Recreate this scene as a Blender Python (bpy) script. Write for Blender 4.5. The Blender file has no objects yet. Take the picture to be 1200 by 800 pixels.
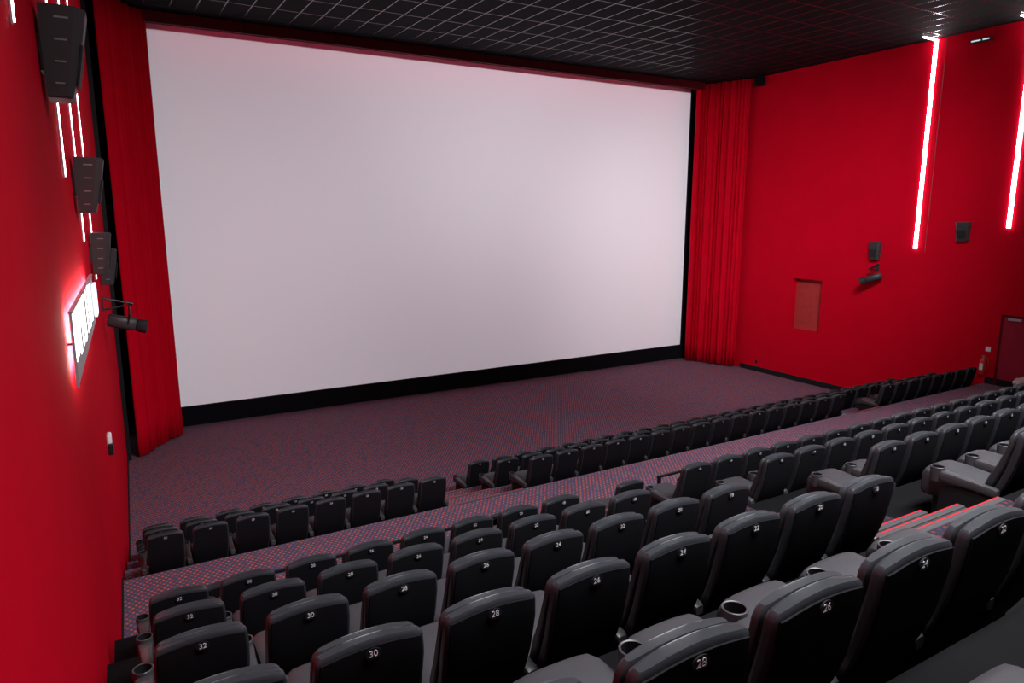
import bpy, bmesh, math, random
from mathutils import Vector, Matrix

random.seed(7)
scene = bpy.context.scene
COL = scene.collection
H = 6.43                      # camera height above the flat floor in front of the screen
PI = math.pi

# ------------------------------------------------------------------ materials
def lin(r, g, b):
    def f(c):
        c /= 255.0
        return c / 12.92 if c <= 0.04045 else ((c + 0.055) / 1.055) ** 2.4
    return (f(r), f(g), f(b), 1.0)

def new_mat(name):
    m = bpy.data.materials.new(name)
    m.use_nodes = True
    nt = m.node_tree
    return m, nt, nt.nodes['Principled BSDF']

def simple(name, col, rough=0.5, metal=0.0, spec=0.5, bump=0.0, bscale=200.0, var=0.0, vscale=8.0, sheen=0.0):
    m, nt, b = new_mat(name)
    b.inputs['Base Color'].default_value = col
    b.inputs['Roughness'].default_value = rough
    b.inputs['Metallic'].default_value = metal
    b.inputs['Specular IOR Level'].default_value = spec
    tc = nt.nodes.new('ShaderNodeTexCoord')
    if bump > 0:
        n = nt.nodes.new('ShaderNodeTexNoise'); n.inputs['Scale'].default_value = bscale
        n.inputs['Detail'].default_value = 3
        nt.links.new(tc.outputs['Object'], n.inputs['Vector'])
        bp = nt.nodes.new('ShaderNodeBump'); bp.inputs['Strength'].default_value = bump
        bp.inputs['Distance'].default_value = 0.01
        nt.links.new(n.outputs['Fac'], bp.inputs['Height'])
        nt.links.new(bp.outputs['Normal'], b.inputs['Normal'])
    if var > 0:
        n2 = nt.nodes.new('ShaderNodeTexNoise'); n2.inputs['Scale'].default_value = vscale
        n2.inputs['Detail'].default_value = 4
        nt.links.new(tc.outputs['Object'], n2.inputs['Vector'])
        mx = nt.nodes.new('ShaderNodeMix'); mx.data_type = 'RGBA'
        mx.inputs[6].default_value = tuple(c * (1 - var) for c in col[:3]) + (1,)
        mx.inputs[7].default_value = tuple(min(1, c * (1 + var)) for c in col[:3]) + (1,)
        nt.links.new(n2.outputs['Fac'], mx.inputs[0])
        nt.links.new(mx.outputs[2], b.inputs['Base Color'])
    if sheen > 0:
        b.inputs['Sheen Weight'].default_value = sheen
    return m

def emit(name, col, strength):
    m, nt, b = new_mat(name)
    b.inputs['Base Color'].default_value = (0.0, 0.0, 0.0, 1)
    b.inputs['Emission Color'].default_value = col
    b.inputs['Emission Strength'].default_value = strength
    return m

def math_node(nt, op, a, b=None, c=None):
    n = nt.nodes.new('ShaderNodeMath'); n.operation = op
    for i, v in enumerate((a, b, c)):
        if v is None: continue
        if isinstance(v, (int, float)): n.inputs[i].default_value = v
        else: nt.links.new(v, n.inputs[i])
    return n.outputs[0]

def carpet_mat(name='dotted_carpet', gain=1.0):
    m, nt, b = new_mat(name)
    tc = nt.nodes.new('ShaderNodeTexCoord')
    sep = nt.nodes.new('ShaderNodeSeparateXYZ')
    nt.links.new(tc.outputs['Object'], sep.inputs[0])
    X, Y, Z = sep.outputs[0], sep.outputs[1], sep.outputs[2]
    Yz = math_node(nt, 'SUBTRACT', Y, Z)          # so risers are patterned too
    A, B = 0.080, 0.118
    def lattice(ox, oy):
        u = math_node(nt, 'ADD', math_node(nt, 'DIVIDE', X, A), ox)
        v = math_node(nt, 'ADD', math_node(nt, 'DIVIDE', Yz, B), oy)
        fu = math_node(nt, 'SUBTRACT', math_node(nt, 'FRACT', u), 0.5)
        fv = math_node(nt, 'SUBTRACT', math_node(nt, 'FRACT', v), 0.5)
        du = math_node(nt, 'MULTIPLY', fu, A); dv = math_node(nt, 'MULTIPLY', fv, B)
        d = math_node(nt, 'SQRT', math_node(nt, 'ADD', math_node(nt, 'MULTIPLY', du, du), math_node(nt, 'MULTIPLY', dv, dv)))
        cell = nt.nodes.new('ShaderNodeCombineXYZ')
        nt.links.new(math_node(nt, 'FLOOR', u), cell.inputs[0]); nt.links.new(math_node(nt, 'FLOOR', v), cell.inputs[1])
        cell.inputs[2].default_value = ox * 3
        wn = nt.nodes.new('ShaderNodeTexWhiteNoise'); nt.links.new(cell.outputs[0], wn.inputs[0])
        return d, wn.outputs['Value']
    d1, r1 = lattice(0.0, 0.0)
    d2, r2 = lattice(0.5, 0.5)
    near = math_node(nt, 'LESS_THAN', d1, d2)
    d = math_node(nt, 'MINIMUM', d1, d2)
    mixr = nt.nodes.new('ShaderNodeMix'); mixr.data_type = 'FLOAT'
    nt.links.new(near, mixr.inputs[0]); nt.links.new(r2, mixr.inputs[2]); nt.links.new(r1, mixr.inputs[3])
    ramp = nt.nodes.new('ShaderNodeValToRGB')
    ramp.color_ramp.interpolation = 'CONSTANT'
    el = ramp.color_ramp.elements
    el[0].position = 0; el[0].color = lin(228, 88, 78)
    el[1].position = 0.45; el[1].color = lin(226, 110, 66)
    e = el.new(0.7); e.color = lin(190, 70, 96)
    e = el.new(0.88); e.color = lin(140, 84, 130)
    nt.links.new(mixr.outputs[0], ramp.inputs[0])
    mask = nt.nodes.new('ShaderNodeMapRange'); mask.interpolation_type = 'SMOOTHSTEP'
    mask.inputs['From Min'].default_value = 0.0115; mask.inputs['From Max'].default_value = 0.020
    mask.inputs['To Min'].default_value = 1; mask.inputs['To Max'].default_value = 0
    nt.links.new(d, mask.inputs['Value'])
    # base: blue-black wool with fine violet fibre noise
    n = nt.nodes.new('ShaderNodeTexNoise'); n.inputs['Scale'].default_value = 26; n.inputs['Detail'].default_value = 6
    nt.links.new(tc.outputs['Object'], n.inputs['Vector'])
    br = nt.nodes.new('ShaderNodeMix'); br.data_type = 'RGBA'
    br.inputs[6].default_value = lin(58, 60, 76); br.inputs[7].default_value = lin(98, 100, 122)
    nt.links.new(n.outputs['Fac'], br.inputs[0])
    mx = nt.nodes.new('ShaderNodeMix'); mx.data_type = 'RGBA'
    nt.links.new(mask.outputs[0], mx.inputs[0])
    nt.links.new(br.outputs[2], mx.inputs[6]); nt.links.new(ramp.outputs[0], mx.inputs[7])
    gm = nt.nodes.new('ShaderNodeMix'); gm.data_type = 'RGBA'; gm.inputs[0].default_value = gain
    gm.inputs[6].default_value = (0.004, 0.004, 0.005, 1); nt.links.new(mx.outputs[2], gm.inputs[7])
    nt.links.new(gm.outputs[2], b.inputs['Base Color'])
    b.inputs['Roughness'].default_value = 0.95
    b.inputs['Specular IOR Level'].default_value = 0.1
    return m

def ceiling_mat():
    m, nt, b = new_mat('ceiling_tiles')
    tc = nt.nodes.new('ShaderNodeTexCoord')
    sep = nt.nodes.new('ShaderNodeSeparateXYZ'); nt.links.new(tc.outputs['Object'], sep.inputs[0])
    def line(o, p, off):
        wdt = 0.022 * 0.62 / p
        f = math_node(nt, 'FRACT', math_node(nt, 'ADD', math_node(nt, 'DIVIDE', o, p), off))
        return math_node(nt, 'LESS_THAN', math_node(nt, 'ABSOLUTE', math_node(nt, 'SUBTRACT', f, 0.5)), wdt)
    g = math_node(nt, 'MAXIMUM', line(sep.outputs[0], 0.62, 0.0), line(sep.outputs[1], 1.24, 0.2))
    n = nt.nodes.new('ShaderNodeTexNoise'); n.inputs['Scale'].default_value = 1.3
    nt.links.new(tc.outputs['Object'], n.inputs['Vector'])
    br = nt.nodes.new('ShaderNodeMix'); br.data_type = 'RGBA'
    br.inputs[6].default_value = lin(11, 15, 18); br.inputs[7].default_value = lin(18, 23, 27)
    nt.links.new(n.outputs['Fac'], br.inputs[0])
    mx = nt.nodes.new('ShaderNodeMix'); mx.data_type = 'RGBA'
    nt.links.new(g, mx.inputs[0]); nt.links.new(br.outputs[2], mx.inputs[6]); mx.inputs[7].default_value = lin(104, 106, 114)
    nt.links.new(mx.outputs[2], b.inputs['Base Color'])
    rr = nt.nodes.new('ShaderNodeMix'); rr.data_type = 'FLOAT'
    nt.links.new(g, rr.inputs[0]); rr.inputs[2].default_value = 0.8; rr.inputs[3].default_value = 0.25
    nt.links.new(rr.outputs[0], b.inputs['Roughness'])
    nt.links.new(math_node(nt, 'MULTIPLY', g, 0.9), b.inputs['Metallic'])
    b.inputs['Specular IOR Level'].default_value = 0.1
    return m

def screen_mat():
    m, nt, b = new_mat('screen_vinyl')
    b.inputs['Base Color'].default_value = (0.80, 0.77, 0.80, 1)
    b.inputs['Roughness'].default_value = 0.75
    b.inputs['Specular IOR Level'].default_value = 0.2
    tc = nt.nodes.new('ShaderNodeTexCoord')
    n = nt.nodes.new('ShaderNodeTexNoise'); n.inputs['Scale'].default_value = 400
    nt.links.new(tc.outputs['Object'], n.inputs['Vector'])
    bp = nt.nodes.new('ShaderNodeBump'); bp.inputs['Strength'].default_value = 0.05
    nt.links.new(n.outputs['Fac'], bp.inputs['Height']); nt.links.new(bp.outputs['Normal'], b.inputs['Normal'])
    return m

M = {}
M['carpet'] = carpet_mat()
M['aisle'] = carpet_mat('dimmed_dotted_carpet', 0.22)  # same carpet as the walkway, dimmer light put into its colour
M['ceiling'] = ceiling_mat()
M['screen'] = screen_mat()
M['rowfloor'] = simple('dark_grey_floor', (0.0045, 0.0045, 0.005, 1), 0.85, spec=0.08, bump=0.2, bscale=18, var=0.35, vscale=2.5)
M['wall'] = simple('red_wall_fabric', (0.56, 0.0012, 0.015, 1), 0.9, spec=0.03, bump=0.15, bscale=60, var=0.10, vscale=1.2)
M['curtain'] = simple('red_velvet', (0.60, 0.0012, 0.016, 1), 0.9, spec=0.04, bump=0.1, bscale=80, var=0.1, vscale=3)
M['beam'] = simple('dark_red_beam', (0.10, 0.002, 0.008, 1), 0.7, spec=0.2, var=0.15)
M['niche'] = simple('brown_red_niche', (0.40, 0.035, 0.035, 1), 0.8, spec=0.15, bump=0.2, bscale=30, var=0.2, vscale=5)
M['black'] = simple('black_cloth', (0.006, 0.006, 0.008, 1), 0.9, spec=0.1, var=0.2)
M['skirt'] = simple('black_skirting', (0.010, 0.010, 0.013, 1), 0.6, spec=0.2, var=0.2)
M['leather'] = simple('black_leather', (0.029, 0.032, 0.037, 1), 0.37, spec=0.5, bump=0.10, bscale=45, var=0.16, vscale=7)
M['leather2'] = simple('black_leather_pad', (0.034, 0.037, 0.042, 1), 0.38, spec=0.5, bump=0.12, bscale=30, var=0.18, vscale=6)
M['cushion'] = simple('grey_black_cushion', (0.038, 0.039, 0.044, 1), 0.55, spec=0.45, bump=0.15, bscale=25, var=0.15, vscale=5)
M['panel'] = simple('black_back_panel', (0.006, 0.006, 0.008, 1), 0.7, spec=0.15, bump=0.05, bscale=150)
M['plastic'] = simple('grey_plastic', (0.050, 0.051, 0.055, 1), 0.42, spec=0.5, bump=0.05, bscale=300)
M['cup'] = simple('black_cup_holder', (0.012, 0.012, 0.014, 1), 0.45, spec=0.4, bump=0.03)
M['base'] = simple('black_seat_base', (0.012, 0.012, 0.014, 1), 0.7, spec=0.2, bump=0.05)
M['plate'] = simple('number_plate', (0.010, 0.010, 0.012, 1), 0.4, spec=0.4, bump=0.02)
M['digits'] = simple('white_digits', (0.62, 0.62, 0.65, 1), 0.5, bump=0.02)
M['speaker'] = simple('speaker_shell', (0.030, 0.028, 0.030, 1), 0.5, spec=0.45, bump=0.08, bscale=200)
M['grille'] = simple('speaker_grille', (0.014, 0.014, 0.016, 1), 0.65, spec=0.3, bump=0.3, bscale=300)
M['slot'] = simple('speaker_slot', (0.25, 0.25, 0.26, 1), 0.4, metal=0.6, bump=0.02)
M['metal'] = simple('dark_metal', (0.05, 0.05, 0.055, 1), 0.4, metal=0.8, bump=0.03)
M['silver'] = simple('silver_metal', (0.55, 0.55, 0.58, 1), 0.35, metal=0.7, bump=0.03)
M['white'] = simple('white_plastic', (0.75, 0.75, 0.76, 1), 0.4, bump=0.02)
M['rail'] = simple('black_rail', (0.010, 0.009, 0.010, 1), 0.4, spec=0.4, bump=0.02)
M['door'] = simple('dark_red_door', (0.34, 0.012, 0.034, 1), 0.6, spec=0.2, bump=0.08, bscale=40, var=0.1)
M['redpaint'] = simple('red_enamel', (0.55, 0.03, 0.02, 1), 0.35, bump=0.02)
M['beige'] = simple('beige_cloth', (0.55, 0.42, 0.36, 1), 0.8, bump=0.3, bscale=20, var=0.2)
M['nosing'] = simple('grey_step_edge', (0.05, 0.05, 0.053, 1), 0.55, bump=0.1, bscale=100)
M['tread'] = simple('grey_stair_tread', (0.028, 0.028, 0.031, 1), 0.6, bump=0.15, bscale=60, var=0.2)
M['slab'] = simple('grey_wheelchair_floor', (0.20, 0.19, 0.20, 1), 0.7, bump=0.1, bscale=50, var=0.15)
M['tube'] = emit('white_led_tube', (1.0, 0.95, 0.98, 1), 22.0)
M['tube_l'] = emit('white_led_tube_left', (1.0, 0.93, 0.97, 1), 9.0)
M['step_led'] = emit('red_step_led', (1.0, 0.006, 0.03, 1), 1.0)
M['step_dim'] = emit('dim_red_step_led', (1.0, 0.02, 0.06, 1), 0.45)
M['red_led'] = emit('red_cove_led', (1.0, 0.03, 0.14, 1), 5.0)
M['sign_lit'] = emit('lit_sign_face', (1.0, 0.97, 0.96, 1), 5.0)
M['sign_halo'] = emit('added_halo_glow', (1.0, 0.80, 0.72, 1), 65.0)
M['sign_grey'] = simple('grey_acrylic', (0.36, 0.34, 0.34, 1), 0.4, bump=0.02)
M['sign_end'] = emit('lit_sign_end', (0.62, 0.72, 1.0, 1), 2.2)
M['spot_led'] = emit('small_white_led', (0.9, 0.92, 1.0, 1), 0.8)

# ------------------------------------------------------------------ mesh helpers
def link(name, bm, mat, parent=None, loc=None, smooth=False, mats=None):
    bmesh.ops.recalc_face_normals(bm, faces=bm.faces)
    me = bpy.data.meshes.new(name)
    bm.to_mesh(me); bm.free()
    for mm in (mats or [mat]): me.materials.append(mm)
    if smooth:
        for p in me.polygons: p.use_smooth = True
        try: me.set_sharp_from_angle(angle=math.radians(50))
        except Exception: pass
    o = bpy.data.objects.new(name, me)
    COL.objects.link(o)
    if parent: o.parent = parent
    if loc: o.location = loc
    return o

def empty(name, loc, rz=0.0):
    o = bpy.data.objects.new(name, None)
    COL.objects.link(o); o.location = loc; o.rotation_euler = (0, 0, rz)
    o.empty_display_size = 0.1
    return o

def tag(o, label, cat, group=None):
    o['label'] = label; o['category'] = cat
    if group: o['group'] = group
    return o

def struct(o, label=None):
    o['kind'] = 'structure'
    if label: o['label'] = label
    return o

def box(bm, x0, x1, y0, y1, z0, z1, bev=0.0, seg=2):
    r = bmesh.ops.create_cube(bm, size=1)
    vs = r['verts']
    for v in vs:
        v.co = Vector(((x0 + x1) / 2 + v.co.x * (x1 - x0), (y0 + y1) / 2 + v.co.y * (y1 - y0), (z0 + z1) / 2 + v.co.z * (z1 - z0)))
    if bev > 0:
        es = list({e for v in vs for e in v.link_edges})
        bmesh.ops.bevel(bm, geom=es, offset=bev, segments=seg, profile=0.5, affect='EDGES')
    return vs

def prism(bm, pts_bottom, pts_top):
    a = [bm.verts.new(p) for p in pts_bottom]; b = [bm.verts.new(p) for p in pts_top]
    n = len(a)
    bm.faces.new(a); bm.faces.new(list(reversed(b)))
    for i in range(n):
        bm.faces.new((a[i], a[(i + 1) % n], b[(i + 1) % n], b[i]))

def loft(bm, rings):
    R = [[bm.verts.new(p) for p in r] for r in rings]
    n = len(R[0])
    for a, b in zip(R, R[1:]):
        for i in range(n):
            bm.faces.new((a[i], a[(i + 1) % n], b[(i + 1) % n], b[i]))
    bm.faces.new(R[0]); bm.faces.new(list(reversed(R[-1])))

def superell(n, hw, ht, e=6.0):
    out = []
    for i in range(n):
        t = 2 * PI * (i + 0.5) / n
        c, s = math.cos(t), math.sin(t)
        r = (abs(c) ** e + abs(s) ** e) ** (-1.0 / e)
        out.append((hw * c * r, ht * s * r))
    return out

def cyl(bm, p0, p1, r0, r1=None, n=20, cap=True):
    r1 = r0 if r1 is None else r1
    p0, p1 = Vector(p0), Vector(p1)
    d = (p1 - p0).normalized()
    u = d.orthogonal().normalized(); w = d.cross(u)
    A = [bm.verts.new(p0 + r0 * (math.cos(2 * PI * i / n) * u + math.sin(2 * PI * i / n) * w)) for i in range(n)]
    B = [bm.verts.new(p1 + r1 * (math.cos(2 * PI * i / n) * u + math.sin(2 * PI * i / n) * w)) for i in range(n)]
    for i in range(n): bm.faces.new((A[i], A[(i + 1) % n], B[(i + 1) % n], B[i]))
    if cap: bm.faces.new(A); bm.faces.new(list(reversed(B)))

def tube_path(bm, pts, r, n=8):
    for a, b in zip(pts, pts[1:]): cyl(bm, a, b, r, n=n)

# ------------------------------------------------------------------ walls as measured in the room
def wl(y): return -0.46 + 0.030 * y          # inner face of the left wall
def wr(y): return 22.62 + 0.030 * y          # inner face of the right wall
CEIL = 5.35 + H                               # 11.78
YS = 23.0                                     # screen plane
ANG_L = -math.atan(0.030)                     # heading of both walls (rotation about z)

# ------------------------------------------------------------------ tiers
ROW_Y = {}
ROW_Z = {}
for k in range(1, 7):                         # raised rows behind the walkway
    ROW_Y[k] = 6.48 - 1.283 * (k - 1)
    ROW_Z[k] = 2.068 + 0.5165 * (k - 1)
FY = {1: 10.55, 2: 11.83, 3: 13.11}
FZ = {1: 0.915, 2: 0.458, 3: 0.0}
WALK_Z = 1.37
R1_EDGE = ROW_Y[1] + 1.283                    # 7.763

def tier(name, y0, y1, z, mat='carpet'):
    bm = bmesh.new()
    pb = [(wl(y0), y0, -0.3), (wr(y0), y0, -0.3), (wr(y1), y1, -0.3), (wl(y1), y1, -0.3)]
    pt = [(a, b, z) for a, b, _ in pb]
    prism(bm, pb, pt)
    return struct(link(name, bm, M[mat]))

tier('floor', FY[3], 24.0, 0.0)
tier('floor', FY[2], FY[3], FZ[2])
tier('floor', FY[1], FY[2], FZ[1])
tier('floor', R1_EDGE, FY[1], WALK_Z)
for k in range(1, 6):
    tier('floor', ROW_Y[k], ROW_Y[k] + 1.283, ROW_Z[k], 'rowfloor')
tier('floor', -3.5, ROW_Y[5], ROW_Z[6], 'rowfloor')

# stairs in the gangways
def step(x0, x1, y0, y1, z0, z1, mat='carpet'):
    bm = bmesh.new(); box(bm, x0, x1, y0, y1, z0, z1)
    o = link('floor', bm, M[mat]); struct(o)
SX0, SX1 = 4.92, 6.20
for k in range(1, 7):
    step(SX0, SX1, ROW_Y[k] - (2.0 if k == 6 else 0) + 0.001, ROW_Y[k] + 1.282, ROW_Z[k] - 0.05, ROW_Z[k] + 0.008, 'aisle')
for k in range(1, 6):
    y = ROW_Y[k]; z = ROW_Z[k]
    step(SX0, SX1, y, y + 0.30, z, z + 0.344, 'tread')
    step(SX0, SX1, y + 0.30, y + 0.60, z, z + 0.172, 'tread')
for i in range(3):
    step(SX0, 6.40, R1_EDGE + 0.30 * i, R1_EDGE + 0.30 * (i + 1), WALK_Z, WALK_Z + 0.175 * (3 - i))
FX0, FX1 = 5.02, 6.45
for k in (1, 2):
    step(FX0, FX1, FY[k], FY[k] + 0.42, FZ[k], FZ[k] + 0.228) if k == 1 else step(FX0, FX1, FY[2], FY[2] + 0.42, FZ[2], FZ[2] + 0.228)
step(FX0, FX1, FY[3], FY[3] + 0.42, 0.0, 0.228)

def step_light(x0, x1, y, z, label, dim=False):
    t = empty('step_light', ((x0 + x1) / 2, y, z))
    w = (x1 - x0) / 2
    bm = bmesh.new(); box(bm, -w, w, -0.055, 0.0, 0.0, 0.012, 0.003, 1)
    link('edge_profile', bm, M['nosing'], t)
    bm = bmesh.new(); box(bm, -w, w, 0.001, 0.014, -0.016, 0.010)
    link('light_strip', bm, M['step_dim'] if dim else M['step_led'], t)
    tag(t, label, 'step light', 'red step lights in the gangway stairs')
ORD = ['zeroth', 'first', 'second', 'third', 'fourth', 'fifth', 'sixth', 'seventh', 'eighth', 'ninth', 'tenth', 'eleventh',
       'twelfth', 'thirteenth', 'fourteenth', 'fifteenth', 'sixteenth', 'seventeenth', 'eighteenth', 'nineteenth', 'twentieth',
       'twenty-first', 'twenty-second', 'twenty-third', 'twenty-fourth', 'twenty-fifth', 'twenty-sixth', 'twenty-seventh']
for k in (3, 4):
    y, z = ROW_Y[k], ROW_Z[k]
    nm = ORD[k]
    step_light(SX0, SX1, y, z + 0.5165, 'red light strip on the landing edge right behind the %s raised seat row' % nm)
    step_light(SX0, SX1, y + 0.30, z + 0.344, 'red light strip on the upper stair tread beside the %s raised seat row' % nm)
    step_light(SX0, SX1, y + 0.60, z + 0.172, 'red light strip on the lower stair tread beside the %s raised seat row' % nm)
step_light(SX0, 6.40, R1_EDGE, ROW_Z[1], 'red light strip on the edge of the first raised row above the walkway')
step_light(SX0, SX1, ROW_Y[1], ROW_Z[2], 'red light strip on the landing edge right behind the first raised seat row')
step_light(FX0, FX1, FY[1], WALK_Z, 'dim red light strip along the walkway edge at the front block stairs', True)
step_light(FX0, FX1, FY[2], FZ[1], 'dim red light strip one step below the walkway in the front block', True)
step_light(FX0, FX1, FY[3], 0.458, 'dim red light strip on the lowest front block step above the flat floor', True)
step_light(16.45, 17.65, FY[1], WALK_Z, 'faint red light strip at the far wheelchair gap of the front block', True)

# light grey wheelchair platform in the gap of the front block
bm = bmesh.new(); box(bm, 16.25, 17.65, FY[1] + 0.02, FY[1] + 1.2, FZ[1], FZ[1] + 0.012)
struct(link('floor', bm, M['slab']))

# ------------------------------------------------------------------ shell of the hall
def wall_strip(bm, y0, y1, z0, z1, fx, thick, sgn):
    a = [(fx(y0), y0, z0), (fx(y1), y1, z0), (fx(y1) + sgn * thick, y1, z0), (fx(y0) + sgn * thick, y0, z0)]
    prism(bm, a, [(x, y, z1) for x, y, _ in a])
bm = bmesh.new(); wall_strip(bm, -3.5, 20.35, -0.3, CEIL, wl, 0.3, -1)
struct(link('wall_left', bm, M['wall']))
# right wall with a recessed niche
NY0, NY1, NZ0, NZ1 = 16.50, 17.80, 2.02, 4.00
bm = bmesh.new()
wall_strip(bm, -3.5, NY0, -0.3, CEIL, wr, 0.4, 1)
wall_strip(bm, NY1, 21.2, -0.3, CEIL, wr, 0.4, 1)
wall_strip(bm, NY0, NY1, -0.3, NZ0, wr, 0.4, 1)
wall_strip(bm, NY0, NY1, NZ1, CEIL, wr, 0.4, 1)
struct(link('wall_right', bm, M['wall']))
bm = bmesh.new(); wall_strip(bm, NY0, NY1, NZ0, NZ1, lambda y: wr(y) + 0.24, 0.1, 1)
struct(link('wall_niche', bm, M['niche']), 'shallow brownish red recess in the right wall near the curtain')
bm = bmesh.new(); box(bm, -1.5, 25.5, 23.35, 23.6, -0.3, CEIL)
struct(link('wall_front', bm, M['black']))
bm = bmesh.new(); wall_strip(bm, 20.35, 23.4, -0.3, CEIL, lambda y: wl(y) - 0.08, 0.2, -1)
struct(link('trim_1', bm, M['black']))
bm = bmesh.new(); wall_strip(bm, 21.2, 23.4, -0.3, CEIL, lambda y: wr(y) + 0.15, 0.2, 1)
struct(link('trim_2', bm, M['black']))
bm = bmesh.new(); box(bm, -1.5, 25.5, -3.8, -3.5, -0.3, CEIL)
struct(link('wall_back', bm, M['black']))
bm = bmesh.new(); box(bm, -1.5, 25.5, -3.8, 23.6, CEIL, CEIL + 0.2)
struct(link('ceiling', bm, M['ceiling']))
# black end trim of the left wall beside the curtain
bm = bmesh.new(); box(bm, wl(20.35) - 0.25, wl(20.35) + 0.10, 20.36, 20.44, 0.0, CEIL)
struct(link('trim_3', bm, M['skirt']))
# baseboards
def skirting(name, y0, y1, z, fx, sgn, h=0.16):
    bm = bmesh.new(); wall_strip(bm, y0, y1, z, z + h, fx, 0.025, sgn)
    struct(link(name, bm, M['skirt']))
skirting('baseboard_right', FY[3] + 0.01, 20.2, 0.0, wr, -1, 0.20)
skirting('baseboard_right', R1_EDGE + 0.01, FY[1] - 0.01, WALK_Z, wr, -1, 0.2)
skirting('baseboard_left', FY[3] + 0.01, 20.3, 0.0, wl, 1, 0.12)
skirting('baseboard_left', R1_EDGE + 0.01, FY[1] - 0.01, WALK_Z, wl, 1, 0.05)

# ------------------------------------------------------------------ screen, masking, beam
SXL, SXR, SZ0, SZ1 = 1.69, 22.40, H - 5.82, H + 5.245
t = empty('cinema_screen', ((SXL + SXR) / 2, YS, 0))
hw = (SXR - SXL) / 2
bm = bmesh.new(); box(bm, -hw, hw, 0.0, 0.02, SZ0, SZ1)
link('screen_sheet', bm, M['screen'], t)
bm = bmesh.new()
box(bm, -hw - 0.42, -hw, -0.06, 0.05, 0, CEIL - 0.01); box(bm, hw, hw + 0.42, -0.06, 0.05, 0, CEIL - 0.01)
box(bm, -hw - 0.42, hw + 0.42, 0.021, 0.06, SZ1 - 0.1, CEIL - 0.01)
link('side_masking', bm, M['black'], t)
bm = bmesh.new(); box(bm, -hw - 0.42, hw + 0.42, -0.08, 0.05, 0, SZ0)
link('lower_masking', bm, M['black'], t)
tag(t, 'huge blank white projection screen with black masking on the front wall', 'screen')

t = empty('valance_beam', (12.05, 21.95, CEIL))
bm = bmesh.new()
nseg = 8; L0, L1 = -10.5, 10.12
for i in range(nseg):
    a = L0 + (L1 - L0) * i / nseg + 0.012; b = L0 + (L1 - L0) * (i + 1) / nseg - 0.012
    box(bm, a, b, 0.0, 0.10, -0.30, -0.002, 0.01, 1)
link('fascia', bm, M['beam'], t)
bm = bmesh.new(); box(bm, L0, L1, 0.10, 0.16, -0.30, -0.002)
link('backing', bm, M['black'], t)
bm = bmesh.new(); box(bm, L0 + 0.1, L1 - 0.1, 0.165, 0.20, -0.24, -0.20)
link('red_light_strip', bm, M['red_led'], t)
tag(t, 'long dark red jointed beam under the ceiling above the screen', 'beam')

# ------------------------------------------------------------------ curtains
def curtain(name, pts, label, folds, amp, seed):
    rnd = random.Random(seed)
    # smooth the plan polyline (quadratic through 4 pts by Catmull-Rom)
    P = [Vector((x, y, 0)) for x, y in pts]
    P = [P[0] * 2 - P[1]] + P + [P[-1] * 2 - P[-2]]
    line = []
    for i in range(1, len(P) - 2):
        for j in range(72):
            s = j / 72.0
            a, b, c, d = P[i - 1], P[i], P[i + 1], P[i + 2]
            line.append(0.5 * ((2 * b) + (c - a) * s + (2 * a - 5 * b + 4 * c - d) * s * s + (3 * b - a - 3 * c + d) * s ** 3))
    line.append(P[-2])
    n = len(line)
    ph = [rnd.uniform(-0.8, 0.8) for _ in range(folds + 2)]
    am = [rnd.uniform(0.6, 1.35) for _ in range(folds + 2)]
    bm = bmesh.new()
    zs = [0.05 + (CEIL - 0.05 - 0.03) * k / 14.0 for k in range(15)]
    grid = []
    for z in zs:
        row = []
        for i in range(n):
            q = line[i]
            tg = (line[min(i + 1, n - 1)] - line[max(i - 1, 0)]).normalized()
            nr = Vector((-tg.y, tg.x, 0))
            u = i / (n - 1) * folds
            k = int(u)
            a = am[k] + (am[k + 1] - am[k]) * (u - k)
            p_ = ph[k] + (ph[k + 1] - ph[k]) * (u - k)
            uu = u + 0.30 * math.sin(1.7 * u + seed) + 0.12 * math.sin(4.3 * u)
            off = -amp * a * (abs(math.sin(PI * uu)) ** 0.55 - 0.28 * math.sin(PI * uu * 2.0 + p_) * abs(math.sin(PI * uu)))
            off *= 0.85 + 0.3 * (1 - z / CEIL)
            row.append(bm.verts.new((q.x + nr.x * off, q.y + nr.y * off, z)))
        grid.append(row)
    for a, b in zip(grid, grid[1:]):
        for i in range(n - 1): bm.faces.new((a[i], a[i + 1], b[i + 1], b[i]))
    o = link(name, bm, M['curtain'], smooth=True)
    md = o.modifiers.new('cloth', 'SOLIDIFY'); md.thickness = 0.012
    tag(o, label, 'curtain', 'pleated stage curtains')
curtain('stage_curtain', [(0.36, 20.50), (0.55, 20.98), (1.02, 21.62), (1.54, 22.28)],
        'tall pleated red curtain between the left wall and the screen', 11, 0.20, 3)
curtain('stage_curtain', [(22.28, 22.50), (22.62, 21.92), (22.92, 21.15), (23.10, 20.36)],
        'tall pleated red curtain between the screen and the right wall', 11, 0.20, 9)

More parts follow.
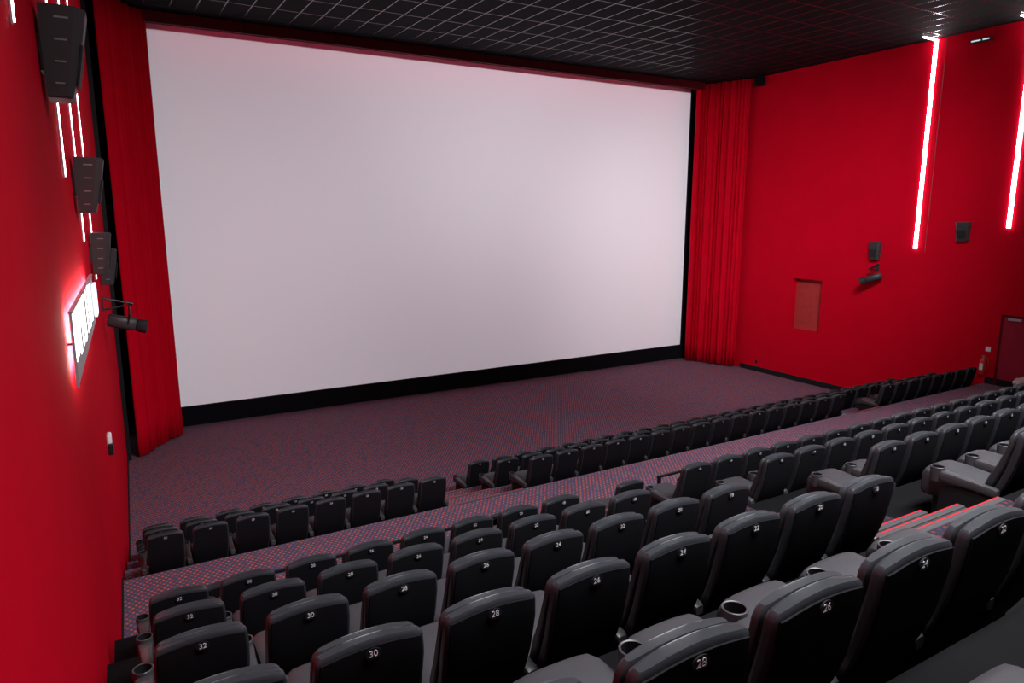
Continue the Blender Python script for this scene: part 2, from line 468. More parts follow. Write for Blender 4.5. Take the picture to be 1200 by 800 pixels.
# ------------------------------------------------------------------ light tubes
def light_tube(y, zb, side, label, ztop=CEIL - 0.03, ceil_len=0.0):
    wd = 1.0 if side > 0 else 0.28
    x = (wl(y) + 0.002) if side < 0 else (wr(y) - 0.002)
    t = empty('light_tube', (x, y, zb))
    s = -side
    bm = bmesh.new()
    box(bm, min(0, s * 0.012), max(0, s * 0.012), -0.06 * wd, 0.06 * wd, 0.0, ztop - zb)
    if ceil_len: box(bm, min(0, s * ceil_len), max(0, s * ceil_len), -0.035, 0.035, ztop - zb + 0.015, ztop - zb + 0.027)
    link('mounting_channel', bm, M['silver'], t)
    bm = bmesh.new()
    box(bm, min(s * 0.013, s * 0.04), max(s * 0.013, s * (0.015 + 0.025 * wd)), -0.05 * wd, 0.05 * wd, 0.01, ztop - zb, 0.003, 2)
    if ceil_len: box(bm, min(s * 0.04, s * ceil_len), max(s * 0.04, s * ceil_len), -0.028, 0.028, ztop - zb - 0.015, ztop - zb + 0.014)
    link('glowing_tube', bm, M['tube'] if side > 0 else M['tube_l'], t)
    tag(t, label, 'light', 'vertical white light tubes on the side walls')
light_tube(13.10, H - 1.11, 1, 'long white light tube on the right wall bending onto the ceiling', ceil_len=0.75)
light_tube(10.40, H - 0.40, 1, 'white light tube on the right wall cut by the right edge of the photo', ceil_len=0.75)
light_tube(5.00, H + 1.05, -1, 'white light tube nearest the camera on the left wall, above the largest speaker')
light_tube(7.90, H + 0.34, -1, 'white light tube left of the other two below the largest left speaker')
light_tube(10.05, H - 0.33, -1, 'middle white light tube behind the left wall speakers')
light_tube(12.40, H - 0.98, -1, 'farthest white light tube on the left wall, ending under the third speaker')

# thin cable beside the right tube
bm = bmesh.new(); cyl(bm, (wr(12.78) - 0.008, 12.78, H - 1.2), (wr(12.78) - 0.008, 12.78, CEIL - 0.02), 0.006, n=6)
tag(link('wall_cable', bm, M['nosing']), 'thin pale cable running down the right wall beside the long light tube', 'cable')

# ------------------------------------------------------------------ loudspeakers
def loudspeaker(y, zc, side, label, h=0.66, dtop=0.34, dbot=0.19, w=0.42):
    x = wl(y) if side < 0 else wr(y)
    t = empty('loudspeaker', (x, y, zc - h / 2), ANG_L)
    s = -side
    g0 = 0.03
    bm = bmesh.new()
    hw, hw2 = w / 2, w / 2 * 0.8
    rings = []
    for (z, d, k) in ((0.0, dbot - 0.02, hw2 * 0.96), (0.012, dbot, hw2), (h * 0.5, (dbot + dtop) / 2 + 0.01, (hw + hw2) / 2), (h - 0.015, dtop, hw), (h, dtop - 0.02, hw * 0.96)):
        c = d * 0.24
        rings.append([(s * g0, -k, z), (s * (g0 + d - c), -k, z), (s * (g0 + d), -k + c, z), (s * (g0 + d), k - c, z), (s * (g0 + d - c), k, z), (s * g0, k, z)])
    loft(bm, rings)
    link('cabinet', bm, M['speaker'], t)
    bm = bmesh.new()
    q = []
    for z, d, k in ((0.10, dbot + 0.05, hw2 * 0.74), (h * 0.6, dbot + 0.105 * (dtop / 0.34), hw * 0.72)):
        q.append((z, d, k))
    a = [(s * (g0 + q[0][1] - 0.02), -q[0][2], q[0][0]), (s * (g0 + q[0][1] - 0.02), q[0][2], q[0][0]), (s * (g0 + q[1][1] - 0.01), q[1][2], q[1][0]), (s * (g0 + q[1][1] - 0.01), -q[1][2], q[1][0])]
    prism(bm, a, [(xx + s * 0.015, yy, zz) for xx, yy, zz in a])
    link('grille', bm, M['grille'], t)
    for i in range(4):                                   # pale slot marks on the side towards the camera
        z = h * (0.16 + 0.235 * i)
        d = dbot + (dtop - dbot) * z / h
        k = hw2 + (hw - hw2) * z / h
        bm = bmesh.new(); box(bm, min(s * (g0 + d * 0.34), s * (g0 + d * 0.66)), max(s * (g0 + d * 0.34), s * (g0 + d * 0.66)), -k - 0.004, -k + 0.004, z - 0.006, z + 0.006)
        link('slot', bm, M['slot'], t)
    bm = bmesh.new(); box(bm, min(0, s * 0.03), max(0, s * 0.03), -0.1, 0.1, h * 0.3, h * 0.75)
    link('wall_bracket', bm, M['metal'], t)
    tag(t, label, 'speaker', 'black wall loudspeakers')
loudspeaker(6.75, H + 1.215, -1, 'largest black loudspeaker high on the left wall near the top left corner', 0.67, 0.31, 0.17)
loudspeaker(9.30, H + 0.315, -1, 'second black loudspeaker along the left wall, above the lit sign', 0.60, 0.29, 0.17)
loudspeaker(11.60, H - 0.545, -1, 'third black loudspeaker on the left wall, just right of the lit sign', 0.58, 0.25, 0.16)
loudspeaker(14.45, H - 0.92, -1, 'farthest black loudspeaker on the left wall, half hidden behind the third one', 0.62, 0.27, 0.18)
loudspeaker(14.45, H - 1.24, 1, 'small black loudspeaker on the right wall above the spotlight', 0.60, 0.20, 0.13, 0.40)
loudspeaker(11.62, H - 0.53, 1, 'black loudspeaker on the right wall between the two light tubes', 0.60, 0.20, 0.13, 0.40)
# small dark box at the top of the right curtain
t = empty('loudspeaker', (wr(19.88) - 0.02, 19.88, H + 4.98), ANG_L)
bm = bmesh.new(); box(bm, -0.30, 0.0, -0.16, 0.16, 0, 0.33, 0.06, 3); link('cabinet', bm, M['black'], t)
bm = bmesh.new(); box(bm, -0.2, -0.05, -0.05, 0.05, 0.33, 0.38); link('wall_bracket', bm, M['metal'], t)
tag(t, 'small black box hung at the top of the right wall beside the curtain', 'speaker')

# ------------------------------------------------------------------ spotlights on brackets
def spotlight(x, y, z, side, label, ln=0.55, aim=0.0, tilt=0.36):
    s = -side
    t = empty('wall_spotlight', (x, y, z))
    bm = bmesh.new()
    box(bm, min(0, s * 0.02), max(0, s * 0.02), -0.05, 0.05, -0.14, 0.14)
    cyl(bm, (s * 0.01, -0.03, 0.10), (s * 0.46, -0.03, -0.02), 0.016, n=8)
    cyl(bm, (s * 0.01, 0.03, 0.10), (s * 0.46, 0.03, -0.02), 0.016, n=8)
    cyl(bm, (s * 0.01, 0.0, -0.10), (s * 0.46, 0.0, -0.03), 0.016, n=8)
    cyl(bm, (s * 0.40, 0, -0.02), (s * 0.40, 0, -0.20), 0.015, n=8)
    link('bracket', bm, M['metal'], t)
    c = Vector((s * 0.36, 0.0, -0.36))
    d = Vector((s * math.cos(tilt) * math.cos(aim), -math.cos(tilt) * math.sin(aim), -math.sin(tilt))).normalized()
    up = Vector((0, 0, 1)); up = (up - up.dot(d) * d).normalized(); sd = d.cross(up)
    def ring(p, hw, hh): return [tuple(p + sd * a + up * b) for a, b in superell(16, hw, hh, 4)]
    bm = bmesh.new()
    loft(bm, [ring(c - d * ln * 0.50, 0.075, 0.085), ring(c - d * ln * 0.46, 0.095, 0.11), ring(c + d * ln * 0.18, 0.095, 0.11), ring(c + d * ln * 0.2, 0.085, 0.09)])
    link('lamp_body', bm, M['speaker'], t, smooth=True)
    bm = bmesh.new()
    loft(bm, [ring(c + d * ln * 0.2, 0.07, 0.08), ring(c + d * ln * 0.25, 0.10, 0.105), ring(c + d * ln * 0.48, 0.115, 0.12), ring(c + d * ln * 0.485, 0.095, 0.10)])
    link('lens_hood', bm, M['grille'], t, smooth=True)
    bm = bmesh.new()
    cyl(bm, (s * 0.40, 0.11, -0.20), (s * 0.40, -0.11, -0.20), 0.012, n=8)
    for q in (-0.11, 0.11): cyl(bm, (s * 0.40, q, -0.20), tuple(c + Vector((0, q, 0))), 0.012, n=8)
    link('yoke', bm, M['metal'], t)
    for q in range(3):
        p = c - d * (0.18 - 0.1 * q) - up * 0.11 - sd * (0.02 if side < 0 else -0.02)
        bm = bmesh.new(); box(bm, p.x - 0.02, p.x + 0.02, p.y - 0.03, p.y + 0.03, p.z - 0.01, p.z + 0.01)
        link('focus_knob', bm, M['slot'], t)
    tag(t, label, 'spotlight', 'bracketed stage spotlights')
spotlight(wl(13.7) + 0.01, 13.7, H - 1.50, -1, 'black bracketed spotlight on the left wall in front of the curtain', 0.62, 0.0, 0.28)
spotlight(wr(14.35) - 0.01, 14.35, H - 1.80, 1, 'black bracketed spotlight on the right wall under the small loudspeaker', 0.70, -1.05, 0.35)

# ------------------------------------------------------------------ lit sign on the left wall
SY0, SY1 = 5.95, 9.70
t = empty('lit_sign', (wl(SY0), SY0, H - 1.25), ANG_L)
Ls = (SY1 - SY0)
bm = bmesh.new(); box(bm, 0.05, 0.065, 0, Ls, 0.0, 0.54); link('back_panel', bm, M['sign_grey'], t)
bm = bmesh.new()
box(bm, 0.045, 0.075, -0.012, Ls, 0.54, 0.552); box(bm, 0.05, 0.07, -0.012, 0.0, -0.01, 0.555)
link('frame', bm, M['sign_grey'], t)
bars = [(0.02, 0.55, 0.17, 0.530), (0.62, 0.80, 0.13, 0.530), (1.02, 1.20, 0.13, 0.530), (1.40, 1.66, 0.11, 0.530),
        (1.95, 2.10, 0.11, 0.530), (2.35, 2.60, 0.10, 0.530), (2.85, 3.05, 0.10, 0.50)]
for i, (a, b, z0, z1) in enumerate(bars):
    bm = bmesh.new(); box(bm, 0.0655, 0.067, a, b, z0, z1); link('glowing_block', bm, M['sign_lit'], t)
bm = bmesh.new(); box(bm, 0.0655, 0.0665, 0.0, 1.3, 0.33, 0.53); link('glowing_face', bm, M['sign_lit'], t)
bm = bmesh.new(); box(bm, 0.040, 0.048, 0.32, Ls - 0.03, 0.04, 0.50); link('added_halo', bm, M['sign_halo'], t)  # hidden glowing plate, added to light the wall around the sign
bm = bmesh.new(); box(bm, 0.075, 0.105, Ls - 0.5, Ls - 0.1, 0.10, 0.46, 0.004, 1); link('blue_end_light', bm, M['sign_end'], t)
for y_ in (0.3, Ls - 0.3):
    bm = bmesh.new(); cyl(bm, (0.0, y_, 0.27), (0.05, y_, 0.27), 0.012, n=8); link('standoff', bm, M['metal'], t)
tag(t, 'overexposed white illuminated sign with grey lower edge on the left wall', 'sign')

# white wall box with a black holder (left wall)
t = empty('wall_dispenser', (wl(10.6), 10.6, H - 3.16), ANG_L)
bm = bmesh.new(); box(bm, 0.0, 0.06, -0.09, 0.09, 0.0, 0.24, 0.025, 3); link('white_case', bm, M['white'], t)
bm = bmesh.new(); box(bm, 0.01, 0.075, -0.115, -0.02, -0.04, 0.12, 0.015, 2); link('black_holder', bm, M['plate'], t)
tag(t, 'small white wall box with a black lower part on the left wall', 'dispenser')

# emergency lamp high on the right wall
t = empty('emergency_lamp', (wr(11.74) - 0.0, 11.74, H + 4.98), ANG_L)
bm = bmesh.new(); box(bm, -0.10, 0.0, -0.30, 0.30, 0.0, 0.11, 0.02, 2); link('housing', bm, M['grille'], t)
for a, b in ((-0.24, -0.06), (0.0, 0.26)):
    bm = bmesh.new(); box(bm, -0.108, -0.09, a, b, 0.04, 0.075); link('lamp', bm, M['spot_led'], t)
tag(t, 'small black twin lamp high on the right wall just under the ceiling', 'lamp')

# socket low on the right wall
t = empty('wall_socket', (wr(19.35), 19.35, 0.34), ANG_L)
bm = bmesh.new(); box(bm, -0.02, 0.0, -0.06, 0.06, 0, 0.12, 0.008, 2); link('cover', bm, M['plate'], t)
bm = bmesh.new(); cyl(bm, (-0.024, 0, 0.06), (-0.018, 0, 0.06), 0.035, n=16); link('outlet', bm, M['black'], t)
tag(t, 'small dark socket low on the right wall beside the curtain', 'socket')

# ------------------------------------------------------------------ door on the right wall, extinguisher
t = empty('door_1', (wr(9.6), 9.62, WALK_Z), ANG_L); struct(t)
bm = bmesh.new(); box(bm, -0.02, 0.03, -0.62, 0.60, 0.01, 2.08); link('door_leaf', bm, M['door'], t)
bm = bmesh.new()
box(bm, -0.035, 0.03, 0.60, 0.66, 0.0, 2.14); box(bm, -0.035, 0.03, -0.68, -0.62, 0.0, 2.14); box(bm, -0.035, 0.03, -0.68, 0.66, 2.08, 2.14)
link('door_frame', bm, M['beam'], t)
bm = bmesh.new(); box(bm, -0.08, -0.02, 0.10, 0.46, 1.99, 2.06, 0.01, 2); link('door_closer', bm, M['silver'], t)

t = empty('fire_extinguisher', (wr(10.6), 10.60, WALK_Z + 0.28), ANG_L)
bm = bmesh.new()
prof = [(0.0, 0.075), (0.03, 0.085), (0.40, 0.085), (0.46, 0.06), (0.50, 0.03)]
rings = [[(-0.10 + r * math.cos(2 * PI * i / 16), r * math.sin(2 * PI * i / 16), z) for i in range(16)] for z, r in prof]
loft(bm, rings); link('cylinder_body', bm, M['redpaint'], t, smooth=True)
bm = bmesh.new(); cyl(bm, (-0.10, 0, 0.50), (-0.10, 0, 0.56), 0.025, n=10); box(bm, -0.16, -0.07, -0.015, 0.015, 0.55, 0.58); link('valve', bm, M['silver'], t)
bm = bmesh.new(); tube_path(bm, [(-0.10, -0.03, 0.54), (-0.10, -0.13, 0.48), (-0.11, -0.16, 0.35), (-0.11, -0.14, 0.18), (-0.11, -0.12, 0.10)], 0.014, 8); link('hose', bm, M['redpaint'], t)
bm = bmesh.new(); box(bm, -0.19, -0.182, -0.05, 0.05, 0.14, 0.34); link('pale_label', bm, M['white'], t)
bm = bmesh.new(); box(bm, -0.02, 0.0, -0.05, 0.05, 0.2, 0.4); link('wall_hook', bm, M['metal'], t)
tag(t, 'red fire extinguisher with hose hanging on the right wall left of the door', 'fire extinguisher')
t = empty('wall_sign', (wr(10.55), 10.55, WALK_Z + 0.98), ANG_L)
bm = bmesh.new(); box(bm, -0.012, 0.0, -0.07, 0.07, 0, 0.14, 0.003, 1); link('sign_plate', bm, M['white'], t)
tag(t, 'small white square sign on the right wall above the fire extinguisher', 'sign')

# pale bundle on the walkway floor beside the door
t = empty('cloth_bundle', (22.52, 9.35, WALK_Z))
bm = bmesh.new()
rnd = random.Random(4)
bmesh.ops.create_icosphere(bm, subdivisions=3, radius=1.0)
for v in bm.verts:
    k = 1 + 0.16 * math.sin(5 * v.co.x + 3 * v.co.z) + 0.12 * math.sin(7 * v.co.y + 2) + rnd.uniform(-0.03, 0.03)
    v.co = Vector((v.co.x * 0.2 * k, v.co.y * 0.2 * k, max(0.0, 0.22 + v.co.z * 0.23 * k)))
link('bundle_body', bm, M['beige'], t, smooth=True)
bm = bmesh.new()
bmesh.ops.create_icosphere(bm, subdivisions=2, radius=1.0)
for v in bm.verts: v.co = Vector((-0.13 + v.co.x * 0.05, 0.15 + v.co.y * 0.06, 0.30 + v.co.z * 0.05 + 0.01 * math.sin(9 * v.co.x)))
link('white_knot', bm, M['white'], t, smooth=True)
tag(t, 'small pale beige bundle on the floor before the dark red door', 'bundle')

# ------------------------------------------------------------------ handrail along the first raised row
def handrail(x0, x1, posts, label):
    y = R1_EDGE - 0.05
    t = empty('handrail', ((x0 + x1) / 2, y, ROW_Z[1]))
    cx = (x0 + x1) / 2
    bm = bmesh.new(); box(bm, x0 - cx, x1 - cx, -0.022, 0.022, 0.33, 0.37, 0.008, 2); link('top_rail', bm, M['rail'], t)
    for p in posts:
        bm = bmesh.new(); box(bm, p - cx - 0.022, p - cx + 0.022, -0.022, 0.022, 0.0, 0.335); link('post', bm, M['rail'], t)
    tag(t, label, 'handrail', 'low rails in front of the first raised row')
handrail(1.15, 4.72, [1.2, 2.2, 4.68], 'low black handrail in front of the first raised row, left of the stairs')
handrail(7.16, 22.6, [7.2, 9.7, 12.2, 14.7, 17.2, 19.7, 22.2], 'low black handrail in front of the first raised row, right of the stairs')

# ------------------------------------------------------------------ the cinema seat
def interp(tab, z):
    if z <= tab[0][0]: return tab[0][1]
    for (a, va), (b, vb) in zip(tab, tab[1:]):
        if z <= b:
            s = (z - a) / (b - a); s = s * s * (3 - 2 * s) * 0.5 + s * 0.5
            return va + (vb - va) * s
    return tab[-1][1]
REAR = [(0.10, 0.30), (0.22, 0.245), (0.36, 0.165), (0.52, 0.095), (0.72, 0.04), (0.90, 0.012), (1.08, 0.0)]
HALF = [(0.10, 0.19), (0.3, 0.225), (0.6, 0.246), (0.85, 0.25), (1.08, 0.236)]
ARCH = 0.034

def seat_meshes():
    parts = {}
    # shell of the backrest (side, top and front leather)
    bm = bmesh.new()
    rings = []
    zs = [0.10, 0.115, 0.2, 0.3, 0.42, 0.54, 0.66, 0.78, 0.87, 0.93, 0.97, 0.99, 1.0]
    for i, z in enumerate(zs):
        inset = {0: 0.012, 11: 0.005, 12: 0.018}.get(i, 0.0)
        r = interp(REAR, z); hw = interp(HALF, z) - inset; th = 0.064 + 0.03 * (1 - z)
        rr = []
        for x, y in superell(32, hw, th / 2 - inset * 0.5, 7):
            k = max(0.0, (z - 0.70) / 0.3)
            rr.append((x, r + th / 2 + y, z + k * ARCH * (1 - (x / 0.25) ** 2) - 0.02 * k))
        rings.append(rr)
    loft(bm, rings)
    parts['backrest'] = (bm, M['leather'], True)
    # padded front of the backrest, its top lip visible ahead of the shell
    bm = bmesh.new()
    rings = []
    zs = [0.36, 0.38, 0.46, 0.56, 0.68, 0.80, 0.88, 0.945, 0.975, 0.99]
    for i, z in enumerate(zs):
        inset = {0: 0.02, 1: 0.004, 8: 0.008, 9: 0.026}.get(i, 0.0)
        r = interp(REAR, z) + 0.062 + 0.03 * (1 - z); hw = interp(HALF, z) - 0.004 - inset
        th = 0.058 + 0.04 * min(1, max(0, (0.85 - z) / 0.25))
        rr = []
        for x, y in superell(32, hw, th / 2 - inset * 0.4, 5):
            k = max(0.0, (z - 0.70) / 0.3)
            rr.append((x, r + th / 2 + y, z + k * ARCH * (1 - (x / 0.25) ** 2) - 0.02 * k))
        rings.append(rr)
    loft(bm, rings)
    parts['back_cushion'] = (bm, M['leather2'], True)
    # flat black panel closing the rear of the backrest
    bm = bmesh.new()
    nx = 12; zr = [0.12, 0.2, 0.3, 0.42, 0.54, 0.66, 0.78, 0.87, 0.925, 0.955]
    F = []; B = []
    for z in zr:
        hw = interp(HALF, z) - 0.02
        k = max(0.0, (z - 0.70) / 0.3)
        f, b = [], []
        for i in range(nx + 1):
            x = -hw + 2 * hw * i / nx
            zz = z + 0.022 * k + k * ARCH * (1 - (x / 0.25) ** 2) - 0.02 * k
            edge = 0.004 if i in (0, nx) else 0.0
            f.append(bm.verts.new((x, interp(REAR, z) - 0.009 + edge, zz))); b.append(bm.verts.new((x, interp(REAR, z) + 0.012, zz)))
        F.append(f); B.append(b)
    for g in (F, B):
        for a, c in zip(g, g[1:]):
            for i in range(nx): bm.faces.new((a[i], a[i + 1], c[i + 1], c[i]))
    for i in range(nx):
        bm.faces.new((F[0][i], F[0][i + 1], B[0][i + 1], B[0][i])); bm.faces.new((F[-1][i], F[-1][i + 1], B[-1][i + 1], B[-1][i]))
    for a, c in zip(range(len(F) - 1), range(1, len(F))):
        for i in (0, nx): bm.faces.new((F[a][i], F[c][i], B[c][i], B[a][i]))
    parts['back_panel'] = (bm, M['panel'], True)
    # seat cushion, thick with rolled front edge
    bm = bmesh.new()
    rings = []
    for y, z0, z1, ins in ((0.22, 0.24, 0.40, 0.012), (0.24, 0.21, 0.42, 0.0), (0.36, 0.20, 0.43, 0.0), (0.50, 0.20, 0.445, 0.0), (0.64, 0.19, 0.455, 0.0), (0.77, 0.18, 0.455, 0.0), (0.805, 0.18, 0.445, 0.004), (0.825, 0.20, 0.415, 0.018)):
        zc = (z0 + z1) / 2
        rr = []
        for x, z in superell(32, 0.232 - ins, (z1 - z0) / 2, 7):
            crown = 0.014 * (1 - (x / 0.24) ** 2) if z > 0 else 0
            rr.append((x, y, zc + z + crown))
        rings.append(rr)
    loft(bm, rings)
    parts['seat_cushion'] = (bm, M['cushion'], True)
    # base box and motor housing below
    bm = bmesh.new()
    box(bm, -0.20, 0.20, 0.26, 0.72, 0.0, 0.205, 0.012, 1)
    box(bm, -0.16, 0.16, 0.30, 0.66, 0.0, 0.03)
    parts['base'] = (bm, M['base'], False)
    bm = bmesh.new()
    cyl(bm, (0, 0.002, 0.955), (0, -0.0055, 0.955), 1.0, n=28)
    for v in bm.verts: v.co.x *= 0.036; v.co.z = 0.955 + (v.co.z - 0.955) * 0.027
    parts['number_plate'] = (bm, M['plate'], False)
    return parts

def armrest_meshes():
    """armrest about x = 0: tapered bar, side frame, cup holder at its front end"""
    bm = bmesh.new()
    rings = []
    for y, hw, z0, z1 in ((0.13, 0.030, 0.41, 0.465), (0.15, 0.037, 0.395, 0.478), (0.32, 0.040, 0.405, 0.488), (0.50, 0.046, 0.405, 0.500), (0.585, 0.056, 0.40, 0.505), (0.60, 0.05, 0.41, 0.495)):
        rings.append([(x, y, (z0 + z1) / 2 + z) for x, z in superell(20, hw, (z1 - z0) / 2, 5)])
    loft(bm, rings)
    bar = (bm, M['plastic'], True)
    bm = bmesh.new()
    n = 24; cy = 0.645; R, r, z0, z1 = 0.061, 0.051, 0.395, 0.525
    def ring(rad, z): return [bm.verts.new((rad * math.cos(2 * PI * i / n), cy + rad * math.sin(2 * PI * i / n), z)) for i in range(n)]
    seq = [ring(R * 0.9, z0), ring(R, z1 - 0.012), ring(R, z1), ring(R - 0.004, z1 + 0.003), ring(r, z1), ring(r * 0.92, z0 + 0.02)]
    for a, b in zip(seq, seq[1:]):
        for i in range(n): bm.faces.new((a[i], a[(i + 1) % n], b[(i + 1) % n], b[i]))
    bm.faces.new(seq[0]); bm.faces.new(list(reversed(seq[-1])))
    for f in bm.faces:
        c = f.calc_center_median()
        rad = math.hypot(c.x, c.y - cy)
        f.material_index = 1 if (rad < r * 1.01 and c.z < z1 + 0.001) else 0
    cup = (bm, M['plastic'], True)
    bm = bmesh.new()
    # loop-shaped side frame and post under the bar
    pts = [(0.16, 0.41), (0.17, 0.05), (0.22, 0.0), (0.56, 0.0), (0.61, 0.05), (0.60, 0.30), (0.56, 0.36), (0.44, 0.40)]
    prism(bm, [(-0.022, y, z) for y, z in pts], [(0.022, y, z) for y, z in pts])
    inner = [(0.22, 0.33), (0.23, 0.07), (0.54, 0.07), (0.55, 0.28), (0.50, 0.32), (0.42, 0.34)]
    for s in (-1, 1):
        prism(bm, [(s * 0.022, y, z) for y, z in inner], [(s * 0.028, y, z) for y, z in inner])
    sup = (bm, M['base'], False)
    return bar, cup, sup

# meshes shared by every seat
def to_mesh(name, spec, mats=None):
    bm, mat, sm = spec
    bmesh.ops.recalc_face_normals(bm, faces=bm.faces)
    me = bpy.data.meshes.new(name); bm.to_mesh(me); bm.free()
    for mm in (mats or [mat]): me.materials.append(mm)
    if sm:
        for p in me.polygons: p.use_smooth = True
        try: me.set_sharp_from_angle(angle=math.radians(42))
        except Exception: pass
    return me
SM = {k: to_mesh(k, v) for k, v in seat_meshes().items()}
bar_, cup_, sup_ = armrest_meshes()
ARM = to_mesh('armrest', bar_); CUP = to_mesh('cup_holder', cup_, [M['plastic'], M['cup']]); SUP = to_mesh('side_frame', sup_)

_digits = {}
def digit_mesh(n):
    if n in _digits: return _digits[n]
    cu = bpy.data.curves.new('seat_number', 'FONT')
    cu.body = str(n); cu.size = 0.042; cu.extrude = 0.0008; cu.align_x = 'CENTER'; cu.align_y = 'CENTER'; cu.offset = 0.0
    tmp = bpy.data.objects.new('tmp', cu); COL.objects.link(tmp)
    dg = bpy.context.evaluated_depsgraph_get(); dg.update()
    me = bpy.data.meshes.new_from_object(tmp.evaluated_get(dg))
    me.name = 'seat_number'
    me.materials.clear(); me.materials.append(M['digits'])
    rot = Matrix.Rotation(PI / 2, 4, 'X')
    me.transform(Matrix.Translation((0, -0.0063, 0.955)) @ rot)
    bpy.data.objects.remove(tmp); bpy.data.curves.remove(cu)
    _digits[n] = me
    return me

def child(name, me, parent, loc=None):
    o = bpy.data.objects.new(name, me); COL.objects.link(o); o.parent = parent
    if loc: o.location = loc
    return o

def add_arm(root, x):
    a = child('armrest', ARM, root, (x, 0, 0))
    child('cup_holder', CUP, a)
    child('side_frame', SUP, a)

def seat(x, y, z, number, label, group, right_arm=False, turn=0.0):
    t = empty('cinema_chair', (x, y, z), turn)
    for k in ('backrest', 'back_cushion', 'back_panel', 'seat_cushion', 'base'):
        child(k, SM[k], t)
    p = child('number_plate', SM['number_plate'], t)
    if number is not None: child('seat_number', digit_mesh(number), p)
    add_arm(t, -0.30)
    if right_arm: add_arm(t, 0.30)
    tag(t, label, 'chair', group)
    return t

def right_numbers(n):
    ev = list(range(16, 0, -2)); od = list(range(1, 99, 2))
    return (ev + od)[:n]

# raised rows: (row, xs of the left section, xs of the right section)
rows = {
    1: ([0.34 + 0.6 * i for i in range(8)], [6.79 + 0.6 * i for i in range(17)]),
    2: ([0.331 + 0.6 * i for i in range(8)], [6.80 + 0.6 * i for i in range(12)]),
    3: ([0.30 + 0.6 * i for i in range(8)], [6.88 + 0.6 * i for i in range(7)]),
    4: ([0.26 + 0.6 * i for i in range(8)], [6.80 + 0.6 * i for i in range(3)]),
    5: ([0.864 + 0.6 * i for i in range(6)], []),
    6: ([2.064, 2.664], []),
}
for k, (lx, rx) in rows.items():
    g = 'cinema chairs of the %s row behind the walkway' % ORD[k]
    nL = len(lx)
    for i, x in enumerate(lx):
        col = round((x - 0.3) / 0.6)
        num = 32 - 2 * col
        last = (i == nL - 1) and k <= 4
        seat(x, ROW_Y[k] + 0.01, ROW_Z[k], num,
             'black cinema chair numbered %d, %s row behind the walkway, %s left of the stairs' % (num, ORD[k], ORD[8 - col]), g, last,
             random.uniform(-0.006, 0.006))
    for i, (x, num) in enumerate(zip(rx, right_numbers(len(rx)))):
        seat(x, ROW_Y[k] + 0.01, ROW_Z[k], num,
             'black cinema chair numbered %d, %s row behind the walkway, %s right of the stairs' % (num, ORD[k], ORD[i + 1]), g, False,
             random.uniform(-0.006, 0.006))

# three single seats standing on the walkway before the first raised row
for x, lab in ((0.90, 'lone black chair on the walkway before the first raised row, nearest the left wall'),
               (4.50, 'lone black chair on the walkway before the first raised row, just left of the stairs'),
               (6.74, 'lone black chair on the walkway before the first raised row, just right of the stairs')):
    seat(x, R1_EDGE + 0.03, WALK_Z, None, lab, 'single chairs on the walkway', True)

# front block
FXL = [0.448 + 0.6 * i for i in range(8)]
FXM = [6.895 + 0.6 * i for i in range(27)]
for k in (1, 2, 3):
    g = 'cinema chairs of the %s row before the walkway' % ORD[k]
    for i, x in enumerate(FXL):
        seat(x, FY[k] + 0.01, FZ[k], 32 - 2 * i,
             'black cinema chair in the %s row before the walkway, %s from the left wall' % (ORD[k], ORD[i + 1]), g, i == 7, random.uniform(-0.006, 0.006))
    for i, x in enumerate(FXM):
        if k == 1 and i in (16, 17): continue
        if k == 1 and i > 17: x = 18.03 + 0.6 * (i - 18) 
        if k == 1 and i > 25: continue
        seat(x, FY[k] + 0.01, FZ[k], right_numbers(27)[i],
             'black cinema chair in the %s row before the walkway, %s place right of the stairs' % (ORD[k], ORD[i + 1]), g,
             (k == 1 and i in (15, 25)) or i == 26, random.uniform(-0.006, 0.006))

# ------------------------------------------------------------------ camera
cam = bpy.data.cameras.new('camera'); co = bpy.data.objects.new('camera', cam); COL.objects.link(co)
yaw, pitch = math.radians(30.4725), math.radians(10.3272)
fwd = Vector((math.sin(yaw) * math.cos(pitch), math.cos(yaw) * math.cos(pitch), -math.sin(pitch)))
right = Vector((math.cos(yaw), -math.sin(yaw), 0)); up = right.cross(fwd)
co.matrix_world = Matrix(((right.x, up.x, -fwd.x, 0.0), (right.y, up.y, -fwd.y, 0.0), (right.z, up.z, -fwd.z, H), (0, 0, 0, 1)))
cam.sensor_width = 36.0; cam.lens = 816.875 / 1200 * 36.0
cam.clip_start = 0.05; cam.clip_end = 200
scene.camera = co

# ------------------------------------------------------------------ lights
def area(name, loc, target, size, size_y, power, col):
    l = bpy.data.lights.new(name, 'AREA'); l.shape = 'RECTANGLE'; l.size = size; l.size_y = size_y
    l.energy = power; l.color = col
    o = bpy.data.objects.new(name, l); COL.objects.link(o); o.location = loc
    o.rotation_euler = (Vector(target) - Vector(loc)).to_track_quat('-Z', 'Y').to_euler()
    return o
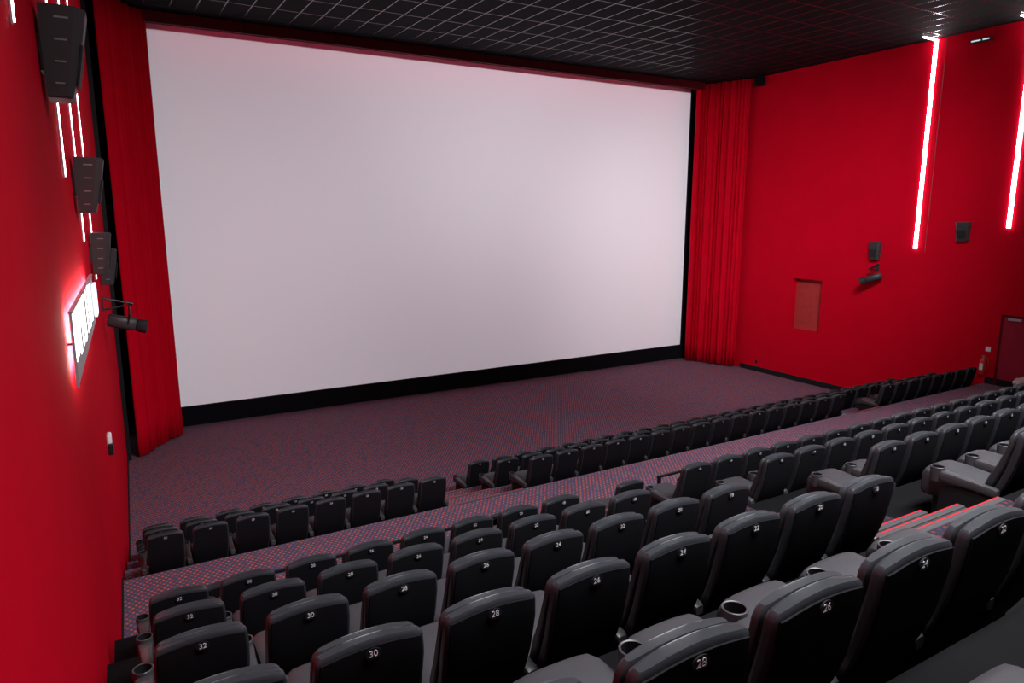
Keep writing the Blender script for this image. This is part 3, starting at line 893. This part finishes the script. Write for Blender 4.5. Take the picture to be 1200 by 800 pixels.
# unseen spot added at the back of the hall, masked to brighten the screen
pl = bpy.data.lights.new('screen_fill_spot', 'SPOT'); po = bpy.data.objects.new('screen_fill_spot', pl); COL.objects.link(po)
P0 = Vector((12.05, -3.0, H + 3.6)); po.location = P0
po.rotation_euler = (PI / 2, 0, 0)                 # looks straight down the hall
pl.spot_size = math.radians(66); pl.spot_blend = 0.0; pl.energy = 14000.0; pl.shadow_soft_size = 0.02
pl.color = (0.98, 0.93, 1.0)
pl.use_nodes = True
nt = pl.node_tree
em = nt.nodes['Emission']
geo = nt.nodes.new('ShaderNodeNewGeometry')
sep = nt.nodes.new('ShaderNodeSeparateXYZ'); nt.links.new(geo.outputs['Incoming'], sep.inputs[0])
gx = math_node(nt, 'DIVIDE', sep.outputs[0], sep.outputs[1])      # slope of the ray across the hall
gy = math_node(nt, 'DIVIDE', sep.outputs[2], sep.outputs[1])      # slope of the ray up or down
D = YS - P0.y
def inside(v, lo, hi):
    return math_node(nt, 'MULTIPLY', math_node(nt, 'GREATER_THAN', v, lo), math_node(nt, 'LESS_THAN', v, hi))
frame = math_node(nt, 'MULTIPLY', inside(gx, -10.36 / D, 10.36 / D), inside(gy, (SZ0 - P0.z) / D, (CEIL - 0.305 - P0.z) / (22.11 - P0.y)))
hx = math_node(nt, 'DIVIDE', math_node(nt, 'SUBTRACT', gx, 2.6 / D), 6.5 / D)
hy = math_node(nt, 'DIVIDE', math_node(nt, 'SUBTRACT', gy, (H + 1.4 - P0.z) / D), 3.6 / D)
r2 = math_node(nt, 'ADD', math_node(nt, 'MULTIPLY', hx, hx), math_node(nt, 'MULTIPLY', hy, hy))
hot = math_node(nt, 'POWER', 2.718, math_node(nt, 'MULTIPLY', r2, -0.5))  # brighter blob in the beam imitates the screen's reflected hot spot
FILL = 1.0
em_s = math_node(nt, 'MULTIPLY', frame, math_node(nt, 'MULTIPLY_ADD', hot, 0.55 * FILL, 0.75 * FILL))
nt.links.new(em_s, em.inputs['Strength'])

fill_col = (0.98, 0.95, 1.0)
def fill_light(loc, target, sx, sy, power, spread):  # unseen fill lamps, added to brighten the seats and side walls
    o = area('fill_light', loc, target, sx, sy, power, fill_col)
    o.data.spread = math.radians(spread)
fill_light((7.6, 1.8, CEIL - 0.05), (7.6, 3.9, 0), 12, 3, 1750, 110)       # over the raised rows
fill_light((13.0, 7.0, CEIL - 0.05), (23.3, 19.5, 5.0), 4, 3, 470, 62)      # washes the right wall
fill_light((13.0, 7.5, CEIL - 0.05), (13.5, 11.0, 0), 6, 2, 270, 95)         # over the front block
fill_light((7.0, 3.5, CEIL - 0.05), (0.2, 17.0, 4.5), 4, 3, 330, 62)        # washes the left wall

w = bpy.data.worlds.new('world'); scene.world = w; w.use_nodes = True
w.node_tree.nodes['Background'].inputs[0].default_value = (0.9, 0.8, 0.85, 1)
w.node_tree.nodes['Background'].inputs[1].default_value = 0.03

scene.view_settings.view_transform = 'Standard'
scene.view_settings.look = 'None'
scene.view_settings.exposure = 0.0
scene.cycles.use_denoising = True
scene.cycles.max_bounces = 8
